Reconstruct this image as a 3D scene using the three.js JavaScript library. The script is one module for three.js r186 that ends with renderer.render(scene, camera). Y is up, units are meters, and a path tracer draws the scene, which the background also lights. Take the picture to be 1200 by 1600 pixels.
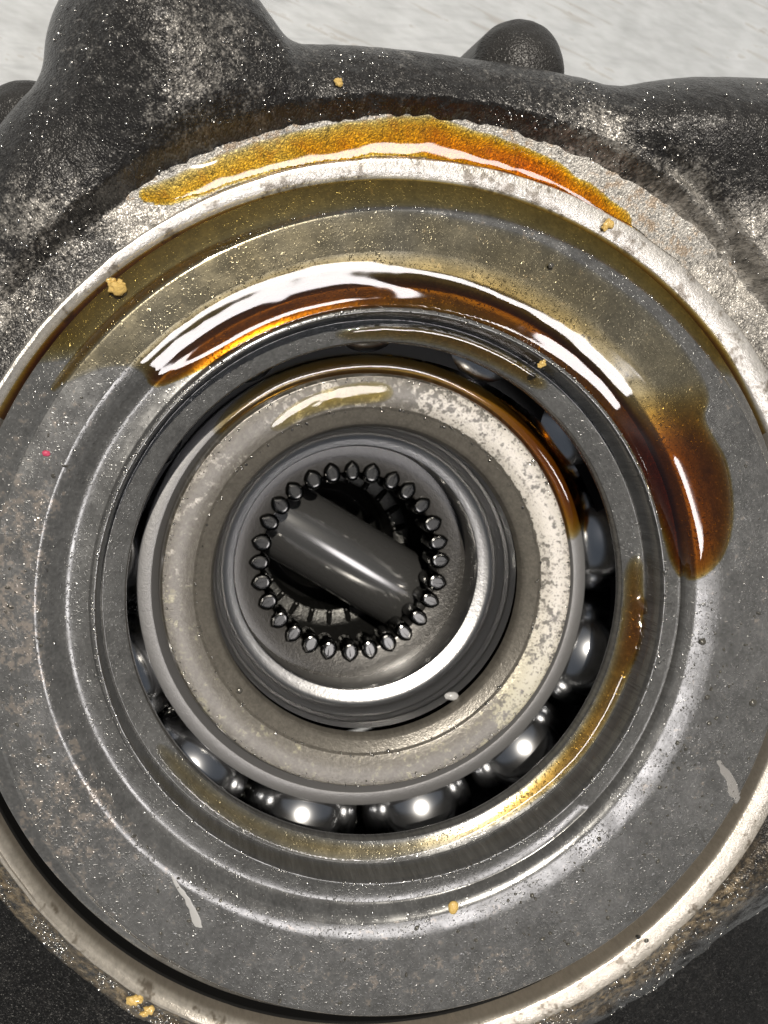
import * as THREE from 'three';
import { mergeGeometries, mergeVertices, toCreasedNormals } from 'three/addons/utils/BufferGeometryUtils.js';

// ---------------------------------------------------------------- camera, sky, sun, exposure
const scene = new THREE.Scene();
const MM = 0.001;
const camera = new THREE.PerspectiveCamera(43.6, 3 / 4, 0.005, 20);
camera.position.set(-26.4 * MM, 135.1 * MM, -24.2 * MM);
camera.quaternion.setFromRotationMatrix(new THREE.Matrix4().makeBasis(
  new THREE.Vector3(0.98297, 0.18272, -0.01939), new THREE.Vector3(0, -0.1055, -0.99442), new THREE.Vector3(-0.18375, 0.97749, -0.10371)));
camera.focus = 0.137; camera.userData.fStop = 62;
camera.updateMatrixWorld();

const SUN = new THREE.Vector3(-0.06, 1, -0.30).normalize();
const sun = new THREE.DirectionalLight(0xfff6e8, 4.8);
sun.position.copy(SUN).multiplyScalar(0.5);
sun.castShadow = true; sun.shadow.radius = 1.2; sun.shadow.mapSize.set(2048, 2048);
Object.assign(sun.shadow.camera, { left: -0.15, right: 0.15, top: 0.15, bottom: -0.15, near: 0.05, far: 1.2 });
scene.add(sun, sun.target);

// ---------------------------------------------------------------- numbers and noise (the sky needs them)
let seed = 7;
const rnd = () => { seed = (seed + 0x6D2B79F5) | 0; let t = Math.imul(seed ^ (seed >>> 15), 1 | seed); t = (t + Math.imul(t ^ (t >>> 7), 61 | t)) ^ t; return ((t ^ (t >>> 14)) >>> 0) / 4294967296; };
const LAT = new Float32Array(65536); for (let i = 0; i < 65536; i++) LAT[i] = rnd();
const clamp = (x, a = 0, b = 1) => x < a ? a : x > b ? b : x;
const ss = (a, b, x) => { const t = clamp((x - a) / (b - a)); return t * t * (3 - 2 * t); };
const mix = (a, b, t) => a + (b - a) * t;
function vn(x, y, p = 256) { // value noise that repeats every p cells
  const xi = Math.floor(x), yi = Math.floor(y), fx = x - xi, fy = y - yi, u = fx * fx * (3 - 2 * fx), v = fy * fy * (3 - 2 * fy);
  const a = ((xi % p) + p) % p, b = (a + 1) % p, c = ((yi % p) + p) % p, d = (c + 1) % p;
  const r0 = c * 256, r1 = d * 256;
  return mix(mix(LAT[r0 + a], LAT[r0 + b], u), mix(LAT[r1 + a], LAT[r1 + b], u), v);
}
function fbm(x, y, o = 4, p = 256) { let s = 0, w = 0.5, t = 0; for (let i = 0; i < o; i++) { s += w * vn(x + i * 17, y + i * 31, p); t += w; w *= 0.5; x *= 2; y *= 2; p = Math.min(256, p * 2); } return s / t; }
const GLARE_PATCH = new THREE.Vector3(0.18, 1, 0.20).normalize();
{ // sky: a dim blue overhead, a faint veil round the sun, and a bright patch added for the wet steel and the oil to mirror
  const W = 1024, H = 512, data = new Float32Array(W * H * 4);
  for (let j = 0; j < H; j++) for (let i = 0; i < W; i++) {
    const el = ((j + 0.5) / H - 0.5) * Math.PI, az = ((i + 0.5) / W - 0.5) * 2 * Math.PI;
    const d = new THREE.Vector3(Math.cos(el) * Math.cos(az), Math.sin(el), Math.cos(el) * Math.sin(az));
    const up = Math.max(0, d.y), a = Math.acos(Math.min(1, d.dot(SUN))) * 180 / Math.PI;
    const c = Math.acos(Math.min(1, d.dot(GLARE_PATCH))) * 180 / Math.PI + 1.6 * (fbm(40 + d.x * 14, 40 + d.z * 14, 4) - 0.5);
    const veil = 12.5 / (1 + Math.exp((c - 6.1) / 0.3)) + 0.5 * Math.exp(-a / 10);
    const hz = Math.pow(1 - up, 3), k = 4 * (j * W + i);
    data[k] = 0.075 + 0.21 * hz + veil; data[k + 1] = 0.085 + 0.20 * hz + veil * 0.95; data[k + 2] = 0.10 + 0.19 * hz + veil * 0.945; data[k + 3] = 1;
  }
  const t = new THREE.DataTexture(data, W, H, THREE.RGBAFormat, THREE.FloatType);
  t.mapping = THREE.EquirectangularReflectionMapping; t.magFilter = THREE.LinearFilter; t.minFilter = THREE.LinearFilter; t.needsUpdate = true;
  scene.background = t; scene.environment = t;
}
const renderer = new THREE.WebGLRenderer({ antialias: true });
renderer.toneMapping = THREE.LinearToneMapping;
renderer.toneMappingExposure = 0.80;
renderer.shadowMap.enabled = true;

const toS = (x) => { x = clamp(x); return 255 * (x <= 0.0031308 ? 12.92 * x : 1.055 * Math.pow(x, 1 / 2.4) - 0.055); };
// a texture over a square of `size` mm, centred on (cx, cz); fn(x mm, z mm) gives linear [r,g,b] or one grey value
function tex(px, size, fn, colour, cx = 0, cz = 0) {
  const d = new Uint8Array(px * px * 4);
  for (let j = 0; j < px; j++) for (let i = 0; i < px; i++) {
    const x = ((i + 0.5) / px - 0.5) * size + cx, z = ((j + 0.5) / px - 0.5) * size + cz, v = fn(x, z), k = 4 * (j * px + i);
    if (colour) { d[k] = toS(v[0]); d[k + 1] = toS(v[1]); d[k + 2] = toS(v[2]); } else { const g = 255 * clamp(v); d[k] = d[k + 1] = d[k + 2] = g; }
    d[k + 3] = 255;
  }
  const t = new THREE.DataTexture(d, px, px, THREE.RGBAFormat);
  t.wrapS = t.wrapT = THREE.RepeatWrapping; t.magFilter = THREE.LinearFilter; t.minFilter = THREE.LinearFilter;
  if (colour) t.colorSpace = THREE.SRGBColorSpace;
  t.repeat.set(1 / size, 1 / size); t.offset.set(0.5 - cx / size, 0.5 - cz / size); t.needsUpdate = true;
  return t;
}

// ---------------------------------------------------------------- scene helpers
const used = {};
function numbered(name) { const n = used[name] = (used[name] ?? -1) + 1; return n ? `${name}_${String(n).padStart(3, '0')}` : name; }
function shade(m) { m.castShadow = m.receiveShadow = true; return m; }
function thing(name, label, category, [x, y, z] = [0, 0, 0], group) {
  const o = new THREE.Group(); o.name = numbered(name); o.position.set(x * MM, y * MM, z * MM); scene.add(o);
  o.userData = { label, category }; if (group) o.userData.group = group; return o;
}
function part(parent, name, geo, mat, label) { const m = shade(new THREE.Mesh(geo, mat)); m.name = name; if (label) m.userData.label = label; parent.add(m); return m; }
function single(name, geo, mat, label, category, [x, y, z] = [0, 0, 0], group) {
  const m = shade(new THREE.Mesh(geo, mat)); m.name = numbered(name); m.position.set(x * MM, y * MM, z * MM); scene.add(m);
  m.userData = { label, category }; if (group) m.userData.group = group; return m;
}
const mm = (g) => { g.scale(MM, MM, MM); return g; };
// grid of points -> geometry in mm with uv in mm (x, z)
function grid(nu, nv, f, closedU = false) {
  const pos = [], uv = [], idx = [];
  for (let j = 0; j <= nv; j++) for (let i = 0; i <= nu; i++) { const p = f(i / nu, j / nv); pos.push(...p); uv.push(p[0], p[2]); }
  for (let j = 0; j < nv; j++) for (let i = 0; i < nu; i++) { const a = j * (nu + 1) + i, b = a + 1, c = a + nu + 1, d = c + 1; idx.push(a, b, c, b, d, c); }
  const g = new THREE.BufferGeometry();
  g.setAttribute('position', new THREE.Float32BufferAttribute(pos, 3)); g.setAttribute('uv', new THREE.Float32BufferAttribute(uv, 2)); g.setIndex(idx);
  g.computeVertexNormals(); return g;
}
// break the corners of a profile of [r, y] with chamfers of c mm
function chamfer(prof, c) {
  const out = [prof[0]];
  for (let i = 1; i < prof.length - 1; i++) {
    const [a, b, d] = [prof[i - 1], prof[i], prof[i + 1]], l1 = Math.hypot(a[0] - b[0], a[1] - b[1]), l2 = Math.hypot(d[0] - b[0], d[1] - b[1]);
    const cos = ((a[0] - b[0]) * (d[0] - b[0]) + (a[1] - b[1]) * (d[1] - b[1])) / (l1 * l2);
    const k = Math.min(b[2] ?? c, l1 * 0.4, l2 * 0.4);
    if (cos < -0.97 || k < 0.02) { out.push(b); continue; }
    const A = [b[0] + (a[0] - b[0]) / l1 * k, b[1] + (a[1] - b[1]) / l1 * k], B = [b[0] + (d[0] - b[0]) / l2 * k, b[1] + (d[1] - b[1]) / l2 * k];
    const M = [(A[0] + B[0]) / 4 + b[0] / 2, (A[1] + B[1]) / 4 + b[1] / 2];
    out.push(A, M, B);
  }
  out.push(prof[prof.length - 1]); return out;
}
// lathe about y whose centre drifts with the radius: off(r) -> [cx, cz]; wob = runout noise in mm
function lathe(prof, { seg = 360, c = 0.15, off = () => [0, 0], a0 = 0, a1 = Math.PI * 2, wob = 0, crease = 0.55, dy = () => 0 } = {}) {
  const q = c ? chamfer(prof, c) : prof, pos = [], uv = [], idx = [], n = q.length;
  for (let j = 0; j < n; j++) for (let i = 0; i <= seg; i++) {
    const t = a0 + (a1 - a0) * i / seg, o = off(q[j][0]), cs = Math.cos(t), sn = Math.sin(t);
    const w = wob ? Math.min(1, q[j][0] / 3) * wob * (fbm(40 + cs * q[j][0] * 0.3 + q[j][1] * 0.2, 50 + sn * q[j][0] * 0.3 + q[j][1] * 0.2, 3) - 0.5) : 0;
    const r = q[j][0] + w, x = o[0] + r * cs, z = o[1] + r * sn;
    pos.push(x, q[j][1] + w * 0.5 + dy(t), z); uv.push(x, z);
  }
  for (let j = 0; j < n - 1; j++) for (let i = 0; i < seg; i++) { const a = j * (seg + 1) + i, b = a + 1, e = a + seg + 1, d = e + 1; idx.push(a, b, e, b, d, e); }
  const g = new THREE.BufferGeometry();
  g.setAttribute('position', new THREE.Float32BufferAttribute(pos, 3)); g.setAttribute('uv', new THREE.Float32BufferAttribute(uv, 2)); g.setIndex(idx);
  return mm(toCreasedNormals(g, crease));
}
function inPoly(P, x, z) { let c = false; for (let i = 0, j = P.length - 1; i < P.length; j = i++) if ((P[i][1] > z) !== (P[j][1] > z) && x < (P[j][0] - P[i][0]) * (z - P[i][1]) / (P[j][1] - P[i][1]) + P[i][0]) c = !c; return c; }
function edgeDist(P, x, z) { let m = 1e9; for (let i = 0, j = P.length - 1; i < P.length; j = i++) { const ax = P[j][0], az = P[j][1], dx = P[i][0] - ax, dz = P[i][1] - az, t = clamp(((x - ax) * dx + (z - az) * dz) / (dx * dx + dz * dz)); m = Math.min(m, Math.hypot(x - ax - t * dx, z - az - t * dz)); } return m; }
function ragged(P, amp) { return round2(P, 2).map(([x, z], i) => [x + amp * (fbm(x * 1.7 + 3, z * 1.7 + 8, 3) - 0.5) + amp * 0.5 * (LAT[i * 7 + 5] - 0.5), z + amp * (fbm(x * 1.7 + 33, z * 1.7 + 18, 3) - 0.5)]); }
function round2(P, n = 2) { for (let k = 0; k < n; k++) { const o = []; for (let i = 0; i < P.length; i++) { const a = P[i], b = P[(i + 1) % P.length]; o.push([a[0] * 0.75 + b[0] * 0.25, a[1] * 0.75 + b[1] * 0.25], [a[0] * 0.25 + b[0] * 0.75, a[1] * 0.25 + b[1] * 0.75]); } P = o; } return P; }
// a puddle: a liquid skin (a membrane solved over the outline) lying on floor(x, z), closed below inside the metal
const asFn = (q) => typeof q === 'function' ? q : () => q;
function puddle(poly, floor, { h = 0.02, load: L0 = 0.1, hold = 0, cell = 0.25, keep = () => true, sink = 0.35, base = null, wave = 0, surf = null } = {}) {
  const P = round2(poly); let x0 = 1e9, x1 = -1e9, z0 = 1e9, z1 = -1e9;
  for (const [x, z] of P) { x0 = Math.min(x0, x); x1 = Math.max(x1, x); z0 = Math.min(z0, z); z1 = Math.max(z1, z); }
  x0 -= 3 * cell; z0 -= 3 * cell; const nx = Math.ceil((x1 - x0) / cell) + 3, nz = Math.ceil((z1 - z0) / cell) + 3, N = nx * nz;
  const load = asFn(L0), LD = new Float32Array(N), inside = new Uint8Array(N), Y = new Float32Array(N), F = new Float32Array(N), B = new Float32Array(N), ok = new Uint8Array(N);
  for (let j = 0; j < nz; j++) for (let i = 0; i < nx; i++) {
    const x = x0 + i * cell, z = z0 + j * cell, k = j * nx + i; F[k] = floor(x, z); LD[k] = load(x, z); B[k] = base ? base(x, z) : F[k];
    ok[k] = keep(x, z) ? 1 : 0; inside[k] = inPoly(P, x, z) ? 1 : 0; Y[k] = B[k] + h;
  }
  for (let it = 0; it < (surf ? 0 : 900); it++) for (let k = nx; k < N - nx; k++) if (inside[k]) {
    const s = (Y[k - 1] + Y[k + 1] + Y[k - nx] + Y[k + nx]) / 4 + LD[k] * cell * cell / 4, v = (s + hold * cell * cell / 4 * (B[k] + 0.9)) / (1 + hold * cell * cell / 4);
    Y[k] += 1.75 * (v - Y[k]);
  }
  // one ring beyond the outline dips under the metal, so the edge of the puddle is a clean curve
  const near = new Uint8Array(N);
  for (let j = 1; j < nz - 1; j++) for (let i = 1; i < nx - 1; i++) {
    const k = j * nx + i; if (!ok[k]) continue;
    if (inside[k] && surf) { near[k] = 1; const x = x0 + i * cell, z = z0 + j * cell, d = edgeDist(P, x, z); Y[k] = surf(x, z, d, F[k]); continue; }
    if (inside[k]) { near[k] = 1; if (wave) Y[k] += wave * (fbm(i * cell * 0.35 + 3, j * cell * 0.35 + 5, 2) - 0.5) * ss(0, 2, edgeDist(P, x0 + i * cell, z0 + j * cell)); continue; }
    const d = edgeDist(P, x0 + i * cell, z0 + j * cell); if (d < 1.7 * cell) { near[k] = 1; Y[k] = F[k] + h - 0.28 * d; }
  }
  const pos = [], uv = [], idx = [], id = new Int32Array(N).fill(-1);
  for (let k = 0; k < N; k++) if (near[k]) { id[k] = pos.length / 6; const x = x0 + (k % nx) * cell, z = z0 + Math.floor(k / nx) * cell; pos.push(x, Y[k], z, x, Math.min(Y[k], F[k]) - sink, z); uv.push(x, z, x, z); }
  const edge = new Map(), tri = (a, b, c) => { idx.push(2 * a, 2 * b, 2 * c, 2 * a + 1, 2 * c + 1, 2 * b + 1); for (const [p, q] of [[a, b], [b, c], [c, a]]) { const r = q * 1e6 + p; if (edge.has(r)) edge.delete(r); else edge.set(p * 1e6 + q, [p, q]); } };
  for (let j = 0; j < nz - 1; j++) for (let i = 0; i < nx - 1; i++) {
    const a = id[j * nx + i], b = id[j * nx + i + 1], c = id[(j + 1) * nx + i], d = id[(j + 1) * nx + i + 1];
    if (a >= 0 && b >= 0 && c >= 0) tri(a, c, b); if (b >= 0 && c >= 0 && d >= 0) tri(b, c, d);
  }
  for (const [p, q] of edge.values()) idx.push(2 * p, 2 * p + 1, 2 * q, 2 * q, 2 * p + 1, 2 * q + 1);
  const g = new THREE.BufferGeometry();
  g.setAttribute('position', new THREE.Float32BufferAttribute(pos, 3)); g.setAttribute('uv', new THREE.Float32BufferAttribute(uv, 2)); g.setIndex(idx); g.computeVertexNormals();
  return mm(g);
}
function rough(geo, amp, freq, s = 0) { // knock a round shape about
  const g = mergeVertices(geo.index ? geo : geo); const p = g.attributes.position;
  for (let i = 0; i < p.count; i++) { const x = p.getX(i), y = p.getY(i), z = p.getZ(i), l = Math.hypot(x, y, z) || 1, n = 1 + amp * (fbm(x * freq + s + y * 0.7, z * freq + s * 2 + y * 0.9, 3) - 0.5) / l; p.setXYZ(i, x * n, y * n, z * n); }
  g.computeVertexNormals(); return g;
}

// ---------------------------------------------------------------- materials
const grainBump = tex(1024, 16, (x, z) => { const u = x / 16 + 0.5, v = z / 16 + 0.5; return 0.45 * fbm(u * 64, v * 64, 2, 64) + 0.55 * Math.pow(vn(u * 128, v * 128, 128), 2.2); });
const fineBump = tex(1024, 20, (x, z) => { const u = x / 20 + 0.5, v = z / 20 + 0.5; return 0.6 * fbm(u * 40, v * 40, 3, 40) + 0.4 * vn(u * 160, v * 160, 160); });
const speckBump = tex(2048, 26, (x, z) => { const u = x / 26 + 0.5, v = z / 26 + 0.5, m = fbm(u * 9, v * 9, 3, 9); return 0.9 * ss(0.74, 0.98, vn(u * 130, v * 130, 130)) * ss(0.42, 0.6, m) + 0.12 * fbm(u * 60, v * 60, 2, 60) + 0.5 * ss(0.80, 0.98, vn(u * 230 + 3, v * 230, 230)); });
const grainRough = tex(512, 24, (x, z) => { const u = x / 24 + 0.5, v = z / 24 + 0.5; return 0.35 + 0.5 * fbm(u * 24, v * 24, 4, 24); });
const share = (t, size) => { const c = t.clone(); c.repeat.set(1 / size, 1 / size); c.needsUpdate = true; return c; };

const HC = [2.4, 2.9]; // centre of the bore lip
const pol = (x, z, c = HC) => [Math.hypot(x - c[0], z - c[1]), Math.atan2(z - c[1], x - c[0]) * 180 / Math.PI];
const band = (a, lo, hi, soft) => ss(lo - soft, lo + soft, a) * (1 - ss(hi - soft, hi + soft, a));
const blob = (x, z, cx, cz, rx, rz, turn = 0) => { const c = Math.cos(turn), s = Math.sin(turn), dx = x - cx, dz = z - cz; const u = (dx * c + dz * s) / rx, v = (-dx * s + dz * c) / rz; return Math.exp(-(u * u + v * v)); };

// bare aluminium where the grime is worn off, black baked grime elsewhere, brown earth low down
const castColour = tex(2048, 176, (x, z) => {
  const [r, a] = pol(x, z), d = r - 50.7;
  const n = fbm(x * 0.22 + 40, z * 0.22 + 40, 5), f = fbm(x * 1.7 + 11, z * 1.7 + 5, 4), s = vn(x * 5.1 + 60, z * 5.1 + 30);
  const s2 = vn(x * 9.3 + 7, z * 9.3 + 3);
  let bare = 0.05 + 1.25 * blob(x, z, 48, -35, 11, 16, -0.5) + 1.0 * blob(x, z, 27, -47, 14, 6, 0.5) + 1.1 * blob(x, z, 54, -17, 12, 14) + 0.35 * blob(x, z, -20, -60, 8, 7) + 0.40 * blob(x, z, -23, -50, 7, 9) + 0.7 * blob(x, z, -43, -32, 8, 10, 0.6) + 0.3 * blob(x, z, -36, -39, 5, 6);
  bare -= 1.9 * blob(x, z, 45, -54, 16, 8, 0.1) + 0.5 * blob(x, z, 47, -33, 3, 3);
  if (d < 4.4 && a > -150 && a < -35) bare = Math.max(bare, 1.25 * band(a, -128, -42, 3) * (1 - ss(3.4, 4.2, d)));
  const b = ss(0.25, 0.95, bare * 0.75 + (n - 0.5) * 0.7 + (f - 0.5) * 0.5 + (s2 - 0.5) * 0.55 + (s - 0.5) * 0.3);
  const earth = band(a, 35, 165, 9) * ss(-1, 0.6, d) * (1 - ss(4.5, 8, d + 3 * (n - 0.5)));
  const e = clamp(earth * ss(0.3, 0.62, f + 0.25 * (s - 0.5) + 0.1));
  const led = d < 4.6 ? band(a, -130, -42, 4) : 0, al = (0.34 + 0.22 * led) * (1 - 0.55 * led * ss(0.50, 0.62, 0.5 * f + 0.5 * fbm(x * 0.7 + 9, z * 0.7 + 1, 3))) + 0.24 * (f - 0.5) + 0.22 * (s - 0.5), gr = 0.028 + 0.05 * Math.max(0, f - 0.42) + 0.05 * ss(0.72, 0.95, s) + 0.05 * ss(0.66, 0.95, s2) * ss(0.3, 0.62, n + 0.4 * (f - 0.5));  // fine pale specks in the grime stand in for glints
  const far = 1 - 0.7 * band(a, 30, 172, 6) * ss(7, 10, d);  // darker low on the near side: shade put into the colour
  let c = [mix(gr, al * 1.03, b), mix(gr * 0.97, al * 0.98, b), mix(gr * 0.95, al * 0.90, b)];
  const t = 0.13 + 0.22 * ss(0.5, 0.8, f) + 0.1 * (s - 0.5);
  c = [mix(c[0], t, e), mix(c[1], t * 0.78, e), mix(c[2], t * 0.5, e)];
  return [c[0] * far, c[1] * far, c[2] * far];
}, true);
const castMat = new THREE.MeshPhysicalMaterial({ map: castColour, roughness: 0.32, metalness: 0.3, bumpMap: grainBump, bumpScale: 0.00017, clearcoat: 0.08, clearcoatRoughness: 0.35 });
const grimeMat = new THREE.MeshPhysicalMaterial({ color: new THREE.Color(0.028, 0.027, 0.026), roughness: 0.42, bumpMap: grainBump, bumpScale: 0.00015 });
const slotShadeMat = new THREE.MeshPhysicalMaterial({ color: new THREE.Color(0.012, 0.012, 0.012), roughness: 0.5 });  // near black, to put shade into the slot beside the ring
const lipColour = tex(1024, 116, (x, z) => {
  const [r, a] = pol(x, z, [1.6, 3.1]); const n = fbm(x * 0.5 + 3, z * 0.5 + 8, 4), f = fbm(x * 2.4 + 13, z * 2.4 + 4, 3);
  const wall = 1 - ss(48.1, 48.6, r), dirt = Math.max(ss(0.54, 0.70, n * 0.6 + f * 0.4) * (1 - wall), wall * (0.8 + 0.15 * (f - 0.5))), low = band(a, 20, 160, 15) * 0.6, k = 0.56 + 0.25 * (f - 0.5) + 0.1 * (vn(x * 6, z * 6) - 0.5);
  const c = [k, k * mix(0.97, 0.90, low), k * mix(0.92, 0.74, low)], m = dirt * 0.75;
  return [mix(c[0], 0.10, m), mix(c[1], 0.075, m), mix(c[2], 0.045, m)];
}, true);
const lipMat = new THREE.MeshPhysicalMaterial({ map: lipColour, metalness: 0.55, roughness: 0.3, bumpMap: fineBump, bumpScale: 0.00003, clearcoat: 0.3, clearcoatRoughness: 0.3 });

const ledgeMat = new THREE.MeshPhysicalMaterial({ map: tex(1024, 60, (x, z) => {
  const f = fbm(x * 1.5 + 8, z * 1.5 + 2, 4), n = fbm(x * 0.45 + 70, z * 0.45 + 9, 3), s = vn(x * 6.5, z * 6.5), m = 0.7 * ss(0.52, 0.70, 0.5 * f + 0.35 * n + 0.2 * s), k = 0.42 + 0.4 * (f - 0.5) + 0.42 * (s - 0.5) - 0.12 * ss(0.6, 0.9, vn(x * 8.7 + 3, z * 8.7 + 60));
  return [mix(k, 0.20, m), mix(k * 0.965, 0.12, m), mix(k * 0.9, 0.05, m)];
}, true, 2, -47), roughness: 0.4, metalness: 0.25, bumpMap: grainBump, bumpScale: 0.00009 });
const ringColour = tex(2048, 104, (x, z) => {
  const r = Math.hypot(x, z), a = Math.atan2(z, x), n = fbm(x * 0.16 + 20, z * 0.16 + 70, 5), f = fbm(x * 1.1 + 5, z * 1.1 + 9, 4), s = vn(x * 4.3, z * 4.3), deg = a * 180 / Math.PI;
  const s3 = vn(x * 10.1 + 4, z * 10.1 + 9);
  let k = 0.15 + 0.06 * (f - 0.5) + 0.05 * (n - 0.5) + 0.05 * (s - 0.5) + 0.06 * ss(0.72, 0.95, s3) * ss(0.35, 0.6, f);  // the finest pale specks are glints put into the colour
  // pale tan residue, mostly on the left and the lower left
  const where = 0.55 * blob(x, z, -40, -2, 9, 14) + 0.45 * blob(x, z, -33, 22, 9, 9) + 0.25 * blob(x, z, 0, 43, 16, 6) + 0.12;
  const t = r > 36.4 ? ss(0.62, 0.80, f * 0.62 + s * 0.22 + where * 0.42) : 0;
  const sc = Math.pow(vn(r * 9 + 3, (deg + 180) * 0.06 + 2), 9) * 0.03; // turning marks
  k += sc;
  return [mix(k * 0.97, 0.31, t * 0.7), mix(k * 0.98, 0.27, t * 0.7), mix(k * 0.98, 0.235, t * 0.7)];
}, true);
const ringRough = tex(1024, 104, (x, z) => { const f = fbm(x * 0.5 + 1, z * 0.5 + 2, 4), r = Math.hypot(x, z); return 0.20 + 0.22 * (f - 0.5) + 0.04 * (vn(r * 7, 3) - 0.5); });
const ringMat = new THREE.MeshPhysicalMaterial({ map: ringColour, roughnessMap: ringRough, roughness: 1, metalness: 0.42, bumpMap: speckBump, bumpScale: 0.00004, clearcoat: 0.25, clearcoatRoughness: 0.22 });
const polished = new THREE.MeshPhysicalMaterial({ color: new THREE.Color(0.42, 0.42, 0.425), metalness: 1, roughness: 0.33, bumpMap: share(fineBump, 30), bumpScale: 0.00002, clearcoat: 0.4, clearcoatRoughness: 0.1 });
const satin = new THREE.MeshPhysicalMaterial({ color: new THREE.Color(0.2, 0.2, 0.205), metalness: 0.5, roughness: 0.46, bumpMap: fineBump, bumpScale: 0.00002, clearcoat: 0.25, clearcoatRoughness: 0.2 });
const ballMat = new THREE.MeshPhysicalMaterial({ color: new THREE.Color(0.75, 0.76, 0.78), metalness: 1, roughness: 0.2, clearcoat: 0.3, clearcoatRoughness: 0.05 });
const darkSteel = new THREE.MeshPhysicalMaterial({ color: new THREE.Color(0.22, 0.22, 0.215), metalness: 1, roughness: 0.15, bumpMap: share(fineBump, 12), bumpScale: 0.00005, clearcoat: 0.5, clearcoatRoughness: 0.12 });
const pinMat = new THREE.MeshPhysicalMaterial({ color: new THREE.Color(0.16, 0.16, 0.158), metalness: 0.75, roughness: 0.17, clearcoat: 0.6, clearcoatRoughness: 0.08, bumpMap: share(fineBump, 26), bumpScale: 0.000012 });
const seatMat = new THREE.MeshPhysicalMaterial({ color: new THREE.Color(0.028, 0.026, 0.023), metalness: 0.3, roughness: 0.3, bumpMap: share(fineBump, 14), bumpScale: 0.00003, clearcoat: 0.4, clearcoatRoughness: 0.15 });
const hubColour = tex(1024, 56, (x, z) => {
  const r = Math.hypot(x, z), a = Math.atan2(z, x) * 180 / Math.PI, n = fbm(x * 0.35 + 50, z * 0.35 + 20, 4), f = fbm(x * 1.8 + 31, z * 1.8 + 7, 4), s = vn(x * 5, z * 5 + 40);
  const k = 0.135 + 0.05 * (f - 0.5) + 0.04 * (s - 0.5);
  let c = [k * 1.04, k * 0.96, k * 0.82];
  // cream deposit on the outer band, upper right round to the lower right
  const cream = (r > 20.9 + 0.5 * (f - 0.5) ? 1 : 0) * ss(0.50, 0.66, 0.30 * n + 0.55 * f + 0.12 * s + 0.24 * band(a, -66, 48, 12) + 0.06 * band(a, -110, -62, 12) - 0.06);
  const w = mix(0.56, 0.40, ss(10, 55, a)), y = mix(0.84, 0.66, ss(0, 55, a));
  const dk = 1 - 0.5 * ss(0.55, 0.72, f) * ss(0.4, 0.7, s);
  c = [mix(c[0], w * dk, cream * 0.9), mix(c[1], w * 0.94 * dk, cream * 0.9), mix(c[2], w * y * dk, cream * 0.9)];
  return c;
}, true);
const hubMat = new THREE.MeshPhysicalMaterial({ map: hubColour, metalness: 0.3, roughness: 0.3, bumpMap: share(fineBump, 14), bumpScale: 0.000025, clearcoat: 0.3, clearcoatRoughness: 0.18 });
// used gear oil: clear amber whose depth of colour comes from its thickness; a faint mirror skin
const oil = (r, g, b, d, skin = 0.10) => new THREE.MeshPhysicalMaterial({ color: 0xffffff, metalness: 1, roughness: 0.03, transparent: true, opacity: skin, thickness: 0.002, attenuationColor: new THREE.Color(r, g, b), attenuationDistance: d * MM });
const oilMain = oil(0.87, 0.72, 0.40, 0.42), oilThin = oil(0.94, 0.62, 0.08, 0.48, 0.07), oilGroove = oil(0.80, 0.64, 0.26, 0.8, 0.06);
const glintMat = new THREE.MeshStandardMaterial({ color: new THREE.Color(0.55, 0.54, 0.52), metalness: 1, roughness: 0.2 });  // shiny metal for the added glint specks
const crumbMat = new THREE.MeshPhysicalMaterial({ color: new THREE.Color(0.68, 0.47, 0.15), roughness: 0.5, clearcoat: 0.7, clearcoatRoughness: 0.12, bumpMap: share(fineBump, 9), bumpScale: 0.00008 });
const whiteMat = new THREE.MeshPhysicalMaterial({ color: new THREE.Color(0.42, 0.42, 0.42), roughness: 0.35, clearcoat: 0.6, clearcoatRoughness: 0.15 });
const paleMat = new THREE.MeshPhysicalMaterial({ color: new THREE.Color(0.25, 0.245, 0.24), roughness: 0.3, bumpMap: speckBump, bumpScale: 0.00004 });
const dropMat = new THREE.MeshPhysicalMaterial({ color: new THREE.Color(0.12, 0.115, 0.10), roughness: 0.12, metalness: 0.35, clearcoat: 1, clearcoatRoughness: 0.03 });

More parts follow.
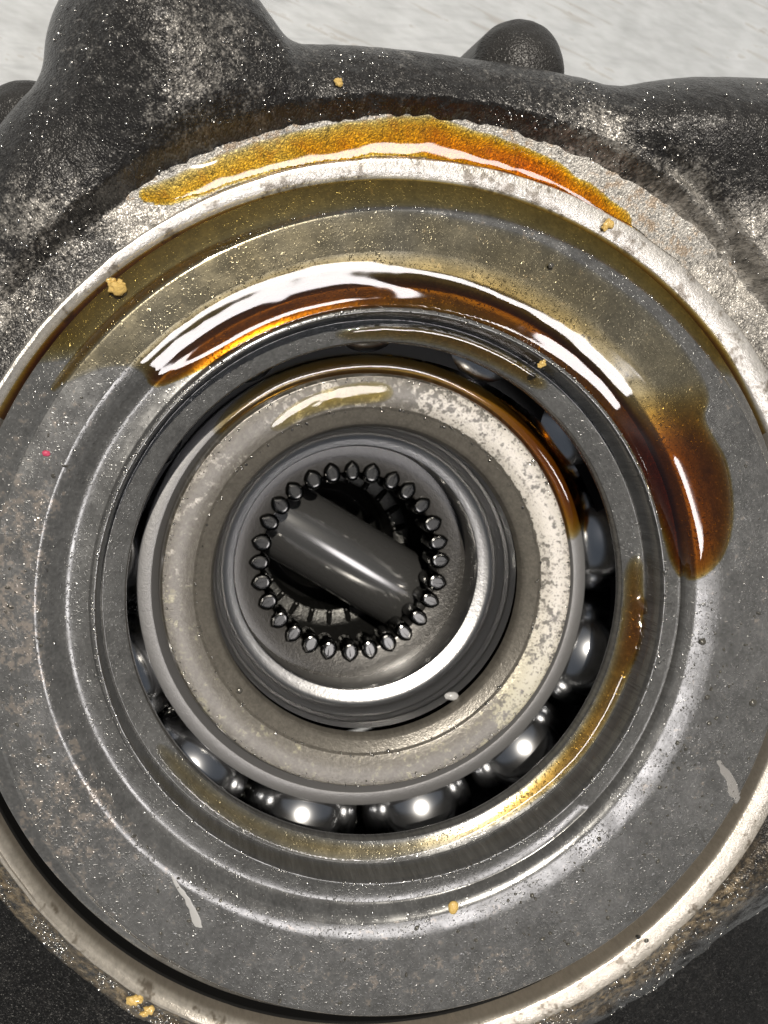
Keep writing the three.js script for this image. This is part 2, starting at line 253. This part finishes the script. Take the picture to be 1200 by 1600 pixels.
// ---------------------------------------------------------------- white painted bench top
{
  const paint = tex(2048, 260, (x, z) => {
    const u = x * 0.94 + z * 0.34, v = -x * 0.34 + z * 0.94; // grain runs a little askew
    const g = fbm(u * 0.045 + 9, v * 0.9 + 4, 4), f = fbm(u * 0.5, v * 1.6 + 70, 4), n = fbm(x * 0.05 + 8, z * 0.05 + 3, 3);
    const crack = ss(0.70, 0.76, fbm(u * 0.09 + 40, v * 1.3 + 11, 3)) * ss(0.45, 0.6, n), bare = ss(0.68, 0.74, f * 0.6 + g * 0.4 + 0.12 * (n - 0.5)), stripe = 0.06 * (vn(u * 0.35 + 7, v * 0.04 + 3) - 0.5);
    const k = 0.50 + 0.13 * (g - 0.5) + 0.14 * (f - 0.5) + stripe, m = clamp(0.45 * crack + 0.5 * bare);
    return [mix(k * 0.85, 0.28, m), mix(k * 0.90, 0.26, m), mix(k * 0.95, 0.24, m)];
  }, true, 0, -60);
  const relief = tex(1024, 120, (x, z) => fbm((x / 120 + 0.5) * 12, (z / 120 + 0.5) * 90, 3, 12));
  const m = new THREE.MeshPhysicalMaterial({ map: paint, roughness: 0.55, bumpMap: relief, bumpScale: 0.0002 });
  const g = grid(2, 2, (u, v) => [(u - 0.5) * 2400, 0, (v - 0.5) * 2400]); // rows run towards +z, so the face looks up
  const slab = mergeGeometries([g.toNonIndexed(), grid(2, 2, (u, v) => [(0.5 - u) * 2400, -30, (v - 0.5) * 2400]).toNonIndexed()]);
  const o = shade(new THREE.Mesh(mm(slab), m)); o.name = 'bench_top'; o.position.y = -70 * MM; o.userData = { kind: 'structure', label: 'white painted weathered wooden bench top behind the casting' }; scene.add(o);
}

// ---------------------------------------------------------------- the cast housing
const OUT = [[-58.3, -19.1], [-49.6, -36.2], [-44.2, -45.8], [-40.2, -51.4], [-36.8, -54.9], [-36.7, -58.8], [-35.2, -62.6], [-32.8, -66.4], [-24.8, -68.9], [-17.2, -66.5], [-13.7, -62.7], [-11.6, -59.7], [-5.9, -60.2], [1.3, -60.1], [9.4, -59.6], [20.1, -58.6], [25.5, -57.2], [30.1, -58.4], [36.4, -59.3], [50.2, -59.9], [65.3, -48.1], [72.7, -16.9], [70.2, 11.7], [64, 28.2], [50.2, 47.9], [35.1, 57.8], [10.3, 63], [-13.3, 58.5], [-28.3, 51.3], [-38.4, 42.0], [-46.6, 31.0], [-56.5, 8.8]];
const OUTR = round2(OUT, 1);
function outR(t) { // distance from the bore centre to the outline
  const dx = Math.cos(t), dz = Math.sin(t); let best = 52;
  for (let i = 0, j = OUTR.length - 1; i < OUTR.length; j = i++) {
    const ax = OUTR[j][0] - HC[0], az = OUTR[j][1] - HC[1], ex = OUTR[i][0] - OUTR[j][0], ez = OUTR[i][1] - OUTR[j][1], den = dx * ez - dz * ex;
    if (Math.abs(den) < 1e-9) continue;
    const s = (ax * ez - az * ex) / den, q = (ax * dz - az * dx) / den; if (s > 0 && q >= -1e-6 && q <= 1 + 1e-6) best = Math.max(best, s);
  }
  return best;
}
function castY(x, z, R) {
  const [r, a] = pol(x, z), d = r - 50.9;
  const n = fbm(x * 0.16 + 33, z * 0.16 + 12, 4) - 0.5, f = fbm(x * 0.9 + 3, z * 0.9 + 21, 3) - 0.5;
  const top = band(a, -138, -36, 9), right = band(a, -36, 40, 10), low = band(a, 38, 166, 10), left = clamp(1 - top - right - low);
  const led = ss(3.5, 6.0, d + 0.5 * f);
  let y = -3.2 + 0.5 * n * ss(0.5, 3, d);
  y += top * (4.4 * led - 0.05 * Math.max(0, d - 6));
  y += right * (0.9 * ss(1, 4, d) + 1.6 * n * ss(2, 8, d));
  y += left * (-0.16 * d + 1.5 * n * ss(1, 6, d));
  y += low * (-1.0 * ss(0, 1.5, d) - 0.75 * d + 2.2 * n * ss(0, 3, d));
  y += 7.0 * blob(x, z, -24.5, -57.5, 8.5, 13, -0.35) * ss(4, 8, d) + 3.6 * blob(x, z, 38, -52, 14, 5.5, 0.12) * ss(4, 9, d);
  y -= 1.7 * Math.exp(-Math.pow((Math.hypot(x - 18, z + 27) - 24) / 0.9, 2)) * band(a, -62, -28, 6) * ss(3, 6, d); // the crease right of the ledge
  y += 0.45 * f * ss(0.6, 3, d);
  const w = mix(9, 4, low), e = R - r; if (e < w) { const q = 1 - Math.max(0, e) / w; y -= mix(9, 6, low) * (1 - Math.sqrt(Math.max(0, 1 - q * q))); }
  return y;
}
const housing = thing('gearbox_housing', 'black grimy cast gearbox housing with a round bearing bore, lying on the white bench', 'gearbox', [0, -70, 0]);
const lift = (g) => { g.translate(0, 70 * MM, 0); return g; };
{
  const NU = 1000, NV = 130, NS = 26, RR = []; for (let i = 0; i <= NU; i++) RR.push(outR(i / NU * 2 * Math.PI));
  for (let k = 0; k < 3; k++) { const o = RR.slice(); for (let i = 0; i <= NU; i++) RR[i] = (o[(i + NU - 1) % NU] + o[i] * 2 + o[(i + 1) % NU]) / 4; }
  const g = grid(NU, NV + NS, (u, v) => {
    const i = Math.round(u * NU) % NU, t = i / NU * 2 * Math.PI, j = v * (NV + NS), R = RR[i];
    if (j <= NV) { const q = j / NV, r = mix(50.6, R, Math.pow(q, 1.15)), x = HC[0] + r * Math.cos(t), z = HC[1] + r * Math.sin(t); return [x, j === 0 ? -3.6 : castY(x, z, R), z]; }
    const q = (j - NV) / NS, x0 = HC[0] + R * Math.cos(t), z0 = HC[1] + R * Math.sin(t), y0 = castY(x0, z0, R), y = mix(y0, -70, q), low = band(t * 180 / Math.PI, 38, 166, 10);
    const r = R + 1.2 * (fbm(i * 0.06 + 3, q * 9, 3) - 0.5) + low * 42 * ss(0.2, 0.45, q); // dark flange added low at the near side, in place of deep shade
    return [HC[0] + r * Math.cos(t), y, HC[1] + r * Math.sin(t)];
  });
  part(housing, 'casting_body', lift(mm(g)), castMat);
  // the machined lip of the bore: flat ring, bore wall, groove floor
  const off = (r) => r > 50 ? HC : r > 46.5 ? [1.2, 3.1] : [0.6, 1.2];
  part(housing, 'bore_wall', lift(lathe([[30, -16], [47.25, -16], [47.3, -4.9, 0.1], [47.5, -4.6]], { off: () => [1.2, 3.1], seg: 300 })), slotShadeMat);
  const lip = lathe([[47.5, -4.7], [48.1, -3.5, 0.4], [48.7, -2.65, 0.3], [50.6, -2.3, 0.35], [51.1, -4.2]], { off, wob: 0.25, seg: 480 });
  part(housing, 'bore_lip', lift(lip), lipMat);
  const am = Math.PI / 180, strip = lathe([[50.9, -3.02], [52.4, -2.98], [54.0, -2.8], [56.6, -2.3]], { off: () => HC, seg: 300, c: 0, wob: 0.5, a0: -132 * am, a1: -38 * am, dy: (t) => -1.3 * (1 - ss(-132 * am, -118 * am, t) * (1 - ss(-56 * am, -40 * am, t))) });
  part(housing, 'ledge', lift(strip), ledgeMat);
  const dome = (name, x, y, z, r, label) => {
    const pts = []; for (let k = 0; k <= 14; k++) { const t = k / 14 * Math.PI / 2; pts.push([r * Math.sin(t), y + r * 0.85 * Math.cos(t)]); } pts.push([r * 1.02, -40], [r * 1.06, -69.5]);
    const gg = lathe(pts, { seg: 72, c: 0, off: () => [x, z], wob: 0.7, crease: 1.2 }); part(housing, name, lift(gg), grimeMat, label);
  };
  dome('mounting_lug', 16.3, -13, -60.6, 5.3, 'small black rounded lug at the back edge'); dome('mounting_lug', -39.2, -15, -51.6, 4.6, 'black rounded lug at the left edge');
}

// ---------------------------------------------------------------- the ball bearing
// the ring is not quite true: the centre of its circles drifts with their radius
const OFFS = [[34.2, 0, 0.25], [35.0, -0.8, 0.3], [36.0, -0.8, 0.3], [37.8, 0.3, 0.2], [43.5, 2.2, 2.6], [45, 2.2, 2.6], [46.5, 1.2, 1.3]];
const ringOff = (r) => { let k = 1; while (k < OFFS.length - 1 && r > OFFS[k][0]) k++; const t = clamp((r - OFFS[k - 1][0]) / (OFFS[k][0] - OFFS[k - 1][0])); return [mix(OFFS[k - 1][1], OFFS[k][1], t), mix(OFFS[k - 1][2], OFFS[k][2], t)]; };
const bearing = thing('ball_bearing', 'large grey steel ball bearing set in the round bore of the housing', 'bearing', [0, -30, 0]);
const bl = (g) => { g.translate(0, 30 * MM, 0); return g; };
const RP = [[34.5, -13.6], [29.6, -9.2], [28.35, -7, 0.2], [28.5, -5.2, 0.3], [29.6, -4.95, 0.3], [30.9, -4.4, 0.15], [31.1, -4.6], [31.35, -1.1, 0.12], [31.55, -0.1, 0.10], [31.95, -0.15, 0.1], [32.2, -1.6, 0.15], [34.5, -1.62, 0.3], [35.3, -0.62, 0.2], [36.1, -0.24, 0.25], [37.8, -0.01, 0.2], [38.15, 0], [44.4, 0], [44.7, 0, 0.15], [45.2, -0.7, 0.3], [46.6, -1.5, 0.3], [46.7, -14]];
part(bearing, 'outer_ring', bl(lathe(RP, { off: ringOff, seg: 480, c: 0.12, wob: 0.05 })), ringMat);
function ringY(x, z) { // top of the outer ring under a point
  let r = Math.hypot(x, z); for (let k = 0; k < 3; k++) { const o = ringOff(r); r = Math.hypot(x - o[0], z - o[1]); }
  if (r <= RP[3][0]) return -5.4; for (let i = 4; i < RP.length; i++) if (r <= RP[i][0]) return mix(RP[i - 1][1], RP[i][1], (r - RP[i - 1][0]) / (RP[i][0] - RP[i - 1][0])); return -14;
}
part(bearing, 'inner_ring', bl(lathe([[25.4, -26], [24.2, -22.5], [24.15, -21.0], [25.0, -18.2], [26.9, -16.5], [27.45, -15.8, 0.2], [27.4, -15.0, 0.25], [25.75, -14.9, 0.2], [24.0, -18], [23.9, -26]], { seg: 360, c: 0.15, off: () => [0.1, 0.5] })), satin);
{
  const bg = mm(new THREE.SphereGeometry(7.15, 64, 40));
  for (let k = 0; k < 13; k++) { const t = (-8 + 27.69 * k) * Math.PI / 180, b = part(bearing, 'ball', bg, ballMat); b.position.set(31.7 * Math.cos(t) * MM, (30 - 21.6) * MM, 31.7 * Math.sin(t) * MM); b.rotation.set(k, k * 2.1, 0); }
  const cage = []; 
  const web = new THREE.TorusGeometry(31.7, 1.2, 10, 160); web.rotateX(Math.PI / 2); web.translate(0, -27.0, 0); cage.push(web);
  part(bearing, 'cage', bl(mm(mergeGeometries(cage.map((c) => c.toNonIndexed())))), darkSteel);
  part(bearing, 'raceway', bl(lathe([[25, -30], [39.5, -30], [40, -17], [37.5, -13], [33, -12.6]], { seg: 180, c: 0 })), darkSteel);
}

// ---------------------------------------------------------------- splined hub in the bearing
const toothMat = new THREE.MeshPhysicalMaterial({ color: new THREE.Color(0.09, 0.09, 0.088), metalness: 1, roughness: 0.17 });
const gearMat = new THREE.MeshPhysicalMaterial({ color: new THREE.Color(0.05, 0.05, 0.048), metalness: 0.9, roughness: 0.3, bumpMap: share(fineBump, 12), bumpScale: 0.00005 });  // colour darkened for the shade deep in the bore
const hub = thing('splined_hub', 'tan stained steel hub with toothed bore at the centre of the bearing', 'gear hub', [0, -50, 0]);
const hl = (g) => { g.translate(0, 50 * MM, 0); return g; };
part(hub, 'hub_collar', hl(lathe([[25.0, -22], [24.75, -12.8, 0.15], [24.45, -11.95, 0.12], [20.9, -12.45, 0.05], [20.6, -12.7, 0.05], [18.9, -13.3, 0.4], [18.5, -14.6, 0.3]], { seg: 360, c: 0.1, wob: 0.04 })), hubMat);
part(hub, 'bore_funnel', hl(lathe([[18.5, -14.55], [18.3, -16.6, 0.3], [17.75, -17.2, 0.2], [17.6, -18.6, 0.3], [17.35, -19.5, 0.3], [16.8, -20.1, 0.3], [16.0, -20.32, 0.3], [15.35, -20.38, 0.15], [15.2, -21.6, 0.4], [15.35, -27.05]], { seg: 300, c: 0.2, off: (r) => r > 16.5 ? [-0.2, -0.45] : [-0.35, -0.6] })), polished);
part(hub, 'spline_seat', hl(lathe([[15.4, -26.9], [11.7, -27.1, 0.3], [11.6, -33.0], [17, -34]], { seg: 200, c: 0.2, off: () => [-0.2, -0.45] })), seatMat);
{
  // each spline tooth: drop shaped from above, pointed outward, its rounded end towards the axis
  const N = 28, sh = new THREE.Shape();
  sh.moveTo(13.25, 0); sh.quadraticCurveTo(12.95, 0.75, 12.3, 1.06); sh.bezierCurveTo(11.5, 1.26, 10.5, 1.0, 10.45, 0); sh.bezierCurveTo(10.5, -1.0, 11.5, -1.26, 12.3, -1.06); sh.quadraticCurveTo(12.95, -0.75, 13.25, 0);
  const g = new THREE.ExtrudeGeometry(sh, { depth: 4.2, bevelEnabled: true, bevelThickness: 0.9, bevelSize: 0.6, bevelOffset: -0.6, bevelSegments: 6, curveSegments: 8 });
  g.rotateX(-Math.PI / 2); g.translate(0, -31.4 + 50, 0); mm(g);
  const gg = toCreasedNormals(g, 0.6);
  for (let k = 0; k < N; k++) { const m = part(hub, 'spline_tooth', gg, toothMat); m.rotation.y = (k + 0.12 * (rnd() - 0.5)) / N * Math.PI * 2; m.scale.set(1, 1 - 0.002 * rnd(), 0.92 + 0.16 * rnd()); m.position.set(-0.2 * MM, 0, -0.5 * MM); }
}
const sideGear = thing('side_gear', 'dark oily inner gear deep in the bore below the pin', 'gear', [-0.6, -60, -0.5]);
{
  const g0 = lathe([[15.5, -44.2], [11.4, -43.0, 0.3], [9.2, -43.2, 0.3], [8.9, -50], [7.4, -51, 0.3], [6.0, -49.5, 0.4], [4.4, -52], [0.01, -53.5]], { seg: 160, c: 0.2 }); g0.translate(0, 60 * MM, 0); part(sideGear, 'gear_body', g0, gearMat);
  const w = lathe([[11.8, -32.5], [14.6, -34], [15.4, -44.3]], { seg: 160, c: 0 }); w.translate(0, 60 * MM, 0); part(sideGear, 'gear_shell', w, gearMat);
  const tg = new THREE.CapsuleGeometry(0.42, 1.5, 4, 10); tg.rotateZ(Math.PI / 2 - 0.25); mm(tg);
  for (let k = 0; k < 24; k++) { const t = k / 24 * Math.PI * 2, m = part(sideGear, 'gear_tooth', tg, gearMat); m.position.set(10.2 * Math.cos(t) * MM, 17.1 * MM, 10.2 * Math.sin(t) * MM); m.rotation.y = -t; }
}
{
  const L = 13.2, r = 5.45, pts = [[0.01, -L]]; for (const q of [[4.1, -L], [4.8, -L + 0.35], [r, -L + 1.0], [r, L - 1.0], [4.8, L - 0.35], [4.1, L], [0.01, L]]) pts.push(q);
  const g = lathe(pts, { seg: 96, c: 0.1, crease: 0.7 }); g.rotateZ(Math.PI / 2);
  const p = single('cross_pin', g, pinMat, 'smooth dark steel pin lying across the bore inside the hub', 'pin', [-0.9, -37.6, -0.8]); p.rotation.set(0, -0.535, 0.0);
}

// ---------------------------------------------------------------- oil
const POOL = [[-33.9, -23.3], [-36.3, -21.9], [-32.9, -26.6], [-28.1, -31.6], [-23.1, -35.5], [-17.7, -38.3], [-8.4, -41.3], [0.9, -42.2], [12.7, -40.4], [19.6, -37.6], [27.4, -33.1], [31.7, -29.2], [35.2, -25.0], [36.1, -22.5], [35.3, -20.7], [36.5, -18.6], [38.6, -15.7], [39.7, -9.9], [39.0, -5.3], [36.9, -2.6], [34.2, -1.6], [32.6, -4.1], [31.7, -7.0], [29.2, -12.0], [24.7, -19.4], [19.1, -24.9], [14.5, -28.0], [8.4, -30.6], [3.7, -31.6], [-3.2, -31.6], [-10.0, -30.1], [-14.6, -28.2], [-18.8, -25.6], [-22.2, -23.9], [-25.8, -22.4], [-26.7, -24.8], [-30.3, -24.9]];
// the skin of the pool: a thin film outside the step of the ring, falling inwards over the step, level over the deep channel, swelling to a bead at the right end
function poolSkin(x, z, d, floor) {
  let o = ringOff(36.5), p = Math.hypot(x - o[0], z - o[1]); o = ringOff(p); p = Math.hypot(x - o[0], z - o[1]);
  const a = Math.atan2(z - o[1], x - o[0]) * 180 / Math.PI, n = fbm(x * 0.16 + 30, z * 0.16 + 60, 3) - 0.5;
  const lens = band(a, -92, -60, 8), wide = band(a, -58, -36, 7), q = p + 0.5 * n + 0.35 * Math.sin(a * 0.07);
  // slope falls in one gentle step, or in two with a steep face between, which leaves a dark lens between two reflections
  const one = mix(0.38 * (1 - ss(33.9, 37.2, q)), 0.15 * clamp(37.2 - q, 0, 4.2), wide), steep = 0.58 * (1 - ss(32.7, 36.3, q));
  let y = 0.13 - mix(one, one * 0.45 + steep, lens) + 0.10 * n;
  y = y > floor + 0.1 ? y : floor + 0.1 * Math.exp((y - floor - 0.1) / 0.1); // never runs dry
  y += 0.35 * (1 - ss(31.7, 32.6, p)); // climbs the inner ridge
  const swell = ss(-41, -26, a); y += swell * (1.25 - 0.15 * n);
  return mix(Math.min(floor, y) + 0.015, y, 1 - Math.exp(-d / mix(0.35, 0.95, swell)));
}
single('oil_pool', puddle(POOL, ringY, { h: 0.02, cell: 0.2, keep: (x, z) => Math.hypot(x, z) > 31.6, surf: poolSkin }), oilMain, 'brown gear oil pooled on the ring face with a bright white reflection', 'oil', [0, 0, 0]);
{
  const ang = (d) => d * Math.PI / 180;
  const g = lathe([[44.3, -0.1], [45.2, -0.3], [47.2, -0.6], [48.45, -0.9], [48.45, -8], [44.0, -8], [44.3, -0.1]], { seg: 300, c: 0, off: (r) => r > 46.5 ? [1.2, 3.1] : [2.2, 2.6], a0: ang(-152), a1: ang(-27), dy: (t) => -1.7 * (1 - ss(ang(-150), ang(-138), t) * (1 - ss(ang(-42), ang(-29), t))) });
  single('oil_film', g, oilGroove, 'olive brown oil filling the upper part of the groove between bearing ring and lip', 'oil');
}
const ledgeY = (x, z) => castY(x, z, 70);
const LEDGE = [[-27.2, -41.6], [-26.0, -44.6], [-21.6, -47.2], [-14.9, -50.0], [-8.2, -51.6], [-2.0, -52.8], [1.4, -54.0], [5.0, -53.6], [7.1, -52.0], [12.9, -50.5], [20.3, -47.5], [25.3, -44.2], [28.2, -40.2], [25.6, -41.2], [17.2, -44.6], [5.4, -47.5], [-1.2, -47.9], [-12.2, -46.2], [-21.5, -42.6]];
single('oil_stain', puddle(ragged(LEDGE, 1.5), (x, z) => -3.0, { h: 0.05, load: (x, z) => mix(0.10, 0.42, ss(2, 24, x)), cell: 0.22, wave: 0.12, sink: 0.8, base: () => -2.93 }), oilThin, 'glowing amber oil lying on the pale ledge above the bore lip', 'oil');
const flatY = (y) => () => y;
const CF = [[-18.8, -16.9], [-13.7, -20.6], [-9.3, -23.2], [-0.2, -25.0], [7.5, -23.9], [15.8, -19.1], [22.0, -11.4], [24.9, -4.4], [26.6, -5.6], [27.0, -8.6], [24.7, -13.9], [20.3, -19.1], [14.6, -23.0], [7.4, -26.2], [-0.3, -27.1], [-7.8, -25.9], [-13.7, -23.2], [-18.1, -19.2]];
single('oil_streak', puddle(CF, flatY(-14.92), { h: 0.05, load: 0.8, cell: 0.15, sink: 0.5 }), oilMain, 'orange brown oil clinging in the angle beside the hub collar, upper right', 'oil');
const CH = [[30.2, -4.8], [31.0, -1.8], [31.0, 5.0], [28.9, 12.0], [25.0, 18.7], [20.2, 23.6], [12.9, 28.0], [4, 30.7], [-5, 30.8], [-13, 28.2], [-20, 23.6], [-25.4, 17.4], [-24.6, 15.9], [-19.0, 22.0], [-11.6, 26.9], [-3, 29.2], [4, 29.1], [11.3, 27.2], [19.4, 21.9], [24.6, 15.4], [27.6, 8.6], [28.7, 2.0], [28.6, -3.3]];
single('oil_streak', puddle(CH, (x, z) => ringY(x, z), { h: 0.04, load: (x) => mix(0.15, 0.8, ss(6, 16, x)), cell: 0.15, wave: 0.15, keep: (x, z) => { const r = Math.hypot(x, z - 0.25); return r > 28.5 && r < 31.1; } }), oilMain, 'yellow brown oil lying in the inner channel of the bearing ring, right of the balls', 'oil');
const CT = [[-6, -29.4], [1, -30.4], [8, -29.6], [14.5, -27], [19, -23.8], [17.5, -23.0], [13, -25.6], [6.8, -27.9], [0.6, -28.7], [-5.6, -28.2]];
single('oil_streak', puddle(CT, (x, z) => ringY(x, z), { h: 0.04, load: 0.9, cell: 0.15, keep: (x, z) => { const r = Math.hypot(x, z - 0.25); return r > 28.5 && r < 31.1; } }), oilMain, 'dark brown oil lying in the inner channel of the bearing ring, at the top', 'oil');
const HT = [[-12.6, -18.4], [-9, -21.6], [-4, -23.4], [1.0, -23.9], [2.4, -22.6], [1.2, -21.4], [-3.5, -21.1], [-8, -19.8], [-11.2, -17.8]];
single('oil_stain', puddle(HT, (x, z) => mix(-12.45, -11.95, clamp((Math.hypot(x, z) - 20.9) / 3.5)), { h: 0.03, load: 0.12, cell: 0.15, wave: 0.25 }), oilThin, 'amber oil film on the top of the hub collar', 'oil');

// ---------------------------------------------------------------- droplets, crumbs, smears, glints
const dropGeo = (r) => { const g = new THREE.SphereGeometry(r, 20, 12); g.scale(1, 0.55, 0.9); return mm(g); };
[[16.7, -36.7, 0.6, 0.35, 'clear oil droplet on the pool at the upper right'], [36.4, 5.1, 0.05, 0.42, 'oil droplet on the ring just below the tip of the oil pool'], [37.3, 11.6, 0.05, 0.34, 'upper oil droplet of the pair right of the balls'], [37.7, 14.7, 0.05, 0.3, 'lower oil droplet of the pair right of the balls'], [43.0, 12.4, 0.05, 0.5, 'largest oil droplet, by the right edge of the ring'], [31.1, 40.4, 0.05, 0.3, 'oil droplet near the lower right edge of the ring'], [-15.5, 12.5, -12.4, 0.4, 'oil droplet on the lower left of the hub collar'], [-20.7, 33.5, 0.05, 0.25, 'oil droplet on the lower left of the ring face']]
  .forEach(([x, z, y, r, label]) => single('oil_droplet', dropGeo(r), dropMat, label, 'droplet', [x, y, z], 'oil droplets on the bearing'));
function crumb(r, s) { const gs = []; for (let k = 0; k < 4; k++) { const g = new THREE.IcosahedronGeometry(r * (k ? 0.6 : 1), 3); g.scale(1, 0.7, 0.85); const h = rough(g, r * 0.9, 2.2 / r, s + k * 3); if (k) h.translate((rnd() - 0.5) * 1.9 * r, -0.1 * r, (rnd() - 0.5) * 1.9 * r); gs.push(h); } return mm(mergeGeometries(gs)); }
[[-29.2, -32.9, -0.2, 0.85, 'amber crumb of dirt in the groove oil, upper left'], [16.4, -26.1, -0.3, 0.42, 'small yellow crumb on the ridge inside the ring, upper right'], [24.0, -41.6, -2.0, 0.6, 'tan crumb on the bore lip below the amber oil'], [-27.6, 44.6, -2.4, 0.75, 'yellow crumb of dirt on the lower left outside of the lip'], [-26.0, 45.9, -2.6, 0.6, 'yellow crumb beside a larger one on the lower left'], [-6.9, -54.4, 1.3, 0.5, 'pale crumb on the black casting at the top']]
  .forEach(([x, z, y, r, label], i) => single('dirt_crumb', crumb(r, i * 5 + 1), crumbMat, label, 'dirt', [x, y, z]));
{
  const g = new THREE.SphereGeometry(0.7, 24, 16); g.scale(0.85, 0.6, 1.15); single('oil_drip', mm(rough(g, 0.2, 2, 3)), crumbMat, 'yellow drop hanging on the inner step of the ring at the bottom', 'drip', [7.9, -0.35, 35.2]);
  const s1 = [[-23.8, 29.2], [-22.7, 30.8], [-21.5, 32.5], [-20.1, 35.2], [-20.4, 36.0], [-21.2, 35.2], [-21.8, 33.2], [-23.0, 31.2]], s2 = [[37.6, 16.6], [38.8, 18.6], [40.4, 20.4], [42.0, 22.6], [41.4, 24.6], [40.6, 23.2], [39.4, 21.0], [38.3, 19.0]];
  single('grease_smear', puddle(ragged(s1, 0.5), flatY(0), { h: 0.005, load: 0.1, cell: 0.12, sink: 0.2, wave: 0.12 }), whiteMat, 'thin white smear on the ring face at the lower left', 'smear');
  single('grease_smear', puddle(ragged(s2, 0.9), flatY(0), { h: 0.0, load: 0.03, cell: 0.15, sink: 0.2, wave: 0.1 }), paleMat, 'pale smear on the ring face at the lower right', 'smear');
  const c = new THREE.IcosahedronGeometry(0.8, 3); c.scale(1.15, 0.4, 0.6); single('metal_chip', mm(rough(c, 0.5, 1.5, 9)), whiteMat, 'white chip stuck in the bore of the hub, lower right', 'chip', [10.6, -14.6, 14.4]);
  const p = new THREE.IcosahedronGeometry(0.34, 2); p.scale(1.2, 0.5, 0.8); single('dirt_crumb', mm(rough(p, 0.3, 4, 2)), new THREE.MeshStandardMaterial({ color: new THREE.Color(0.55, 0.07, 0.14), roughness: 0.5 }), 'tiny pink fleck on the left of the ring face', 'dirt', [-36.3, 0.1, -15.9]);
}
function specks(name, label, count, place, rlo, rhi, mat = glintMat) {
  const g = new THREE.IcosahedronGeometry(1, 1), m = new THREE.InstancedMesh(g, mat, count), M = new THREE.Matrix4(), q = new THREE.Quaternion(), e = new THREE.Euler();
  for (let i = 0; i < count; i++) { let p; do p = place(); while (!p); const r = mix(rlo, rhi, Math.pow(rnd(), 3)) * MM; q.setFromEuler(e.set(rnd() * 6, rnd() * 6, rnd() * 6)); M.compose(new THREE.Vector3(p[0] * MM, p[1] * MM, p[2] * MM), q, new THREE.Vector3(r * (0.8 + rnd() * 0.8), r * 0.6, r)); m.setMatrixAt(i, M); }
  m.name = name; m.castShadow = m.receiveShadow = true; m.userData = { kind: 'stuff', label, category: name.startsWith('oil') ? 'droplets' : 'glints' }; scene.add(m);
}
specks('glint_specks', 'bright specks added as glints over the oily black casting', 6000, () => {  // metallic specks added so the casting glints
  const t = rnd() * Math.PI * 2, R = outR(t), r = mix(51.3, R - 1.5, rnd()), x = HC[0] + r * Math.cos(t), z = HC[1] + r * Math.sin(t);
  const k = fbm(x * 0.3 + 2, z * 0.3 + 7, 3); if (rnd() > ss(0.38, 0.62, k)) return null;
  const a = t * 180 / Math.PI - (t > Math.PI ? 360 : 0); if (a > -128 && a < -42 && r - 50.9 < 4.2) return null;
  return [x, castY(x, z, R) + 0.03, z];
}, 0.04, 0.2);
specks('glint_specks_001', 'bright specks added as glints along the edges of the bearing ring', 3600, () => {  // more added specks, for sparkle along the edges
  const t = rnd() * Math.PI * 2, w = rnd(), a = t * 180 / Math.PI; let r, o;
  if (w < 0.3) r = 44.9 + (rnd() - 0.5) * 0.4; else if (w < 0.62) r = 31.75 + (rnd() - 0.5) * 0.5; else if (w < 0.74) { r = 24.4 - rnd() * rnd() * 0.8; return [r * Math.cos(t), -11.95 - 0.1 * (24.4 - r), r * Math.sin(t)]; } else if (w < 0.82) { r = 20.7 + (rnd() - 0.5) * 0.7; return [r * Math.cos(t), -12.4, r * Math.sin(t)]; } else r = mix(32.4, 44, rnd());
  if (a > 225 && a < 352 && w >= 0.82) return null;
  o = ringOff(r); const x = o[0] + r * Math.cos(t), z = o[1] + r * Math.sin(t); if (fbm(x * 0.5 + 9, z * 0.5 + 4, 3) + 0.5 * rnd() < 0.72) return null;
  return [x, ringY(x, z) + 0.04, z];
}, 0.03, 0.17);

specks('oil_droplets', 'tiny oil droplets scattered over the face of the bearing ring', 260, () => {
  const t = rnd() * Math.PI * 2, a = t * 180 / Math.PI, r = mix(36.6, 44.3, rnd()), o = ringOff(r), x = o[0] + r * Math.cos(t), z = o[1] + r * Math.sin(t);
  if (inPoly(POOL, x, z) || (a > 215 && a < 320) || rnd() > 0.3 + band(a, -10, 80, 20)) return null; return [x, ringY(x, z) + 0.02, z];
}, 0.10, 0.30, dropMat);
scene.add(camera);
renderer.render(scene, camera);
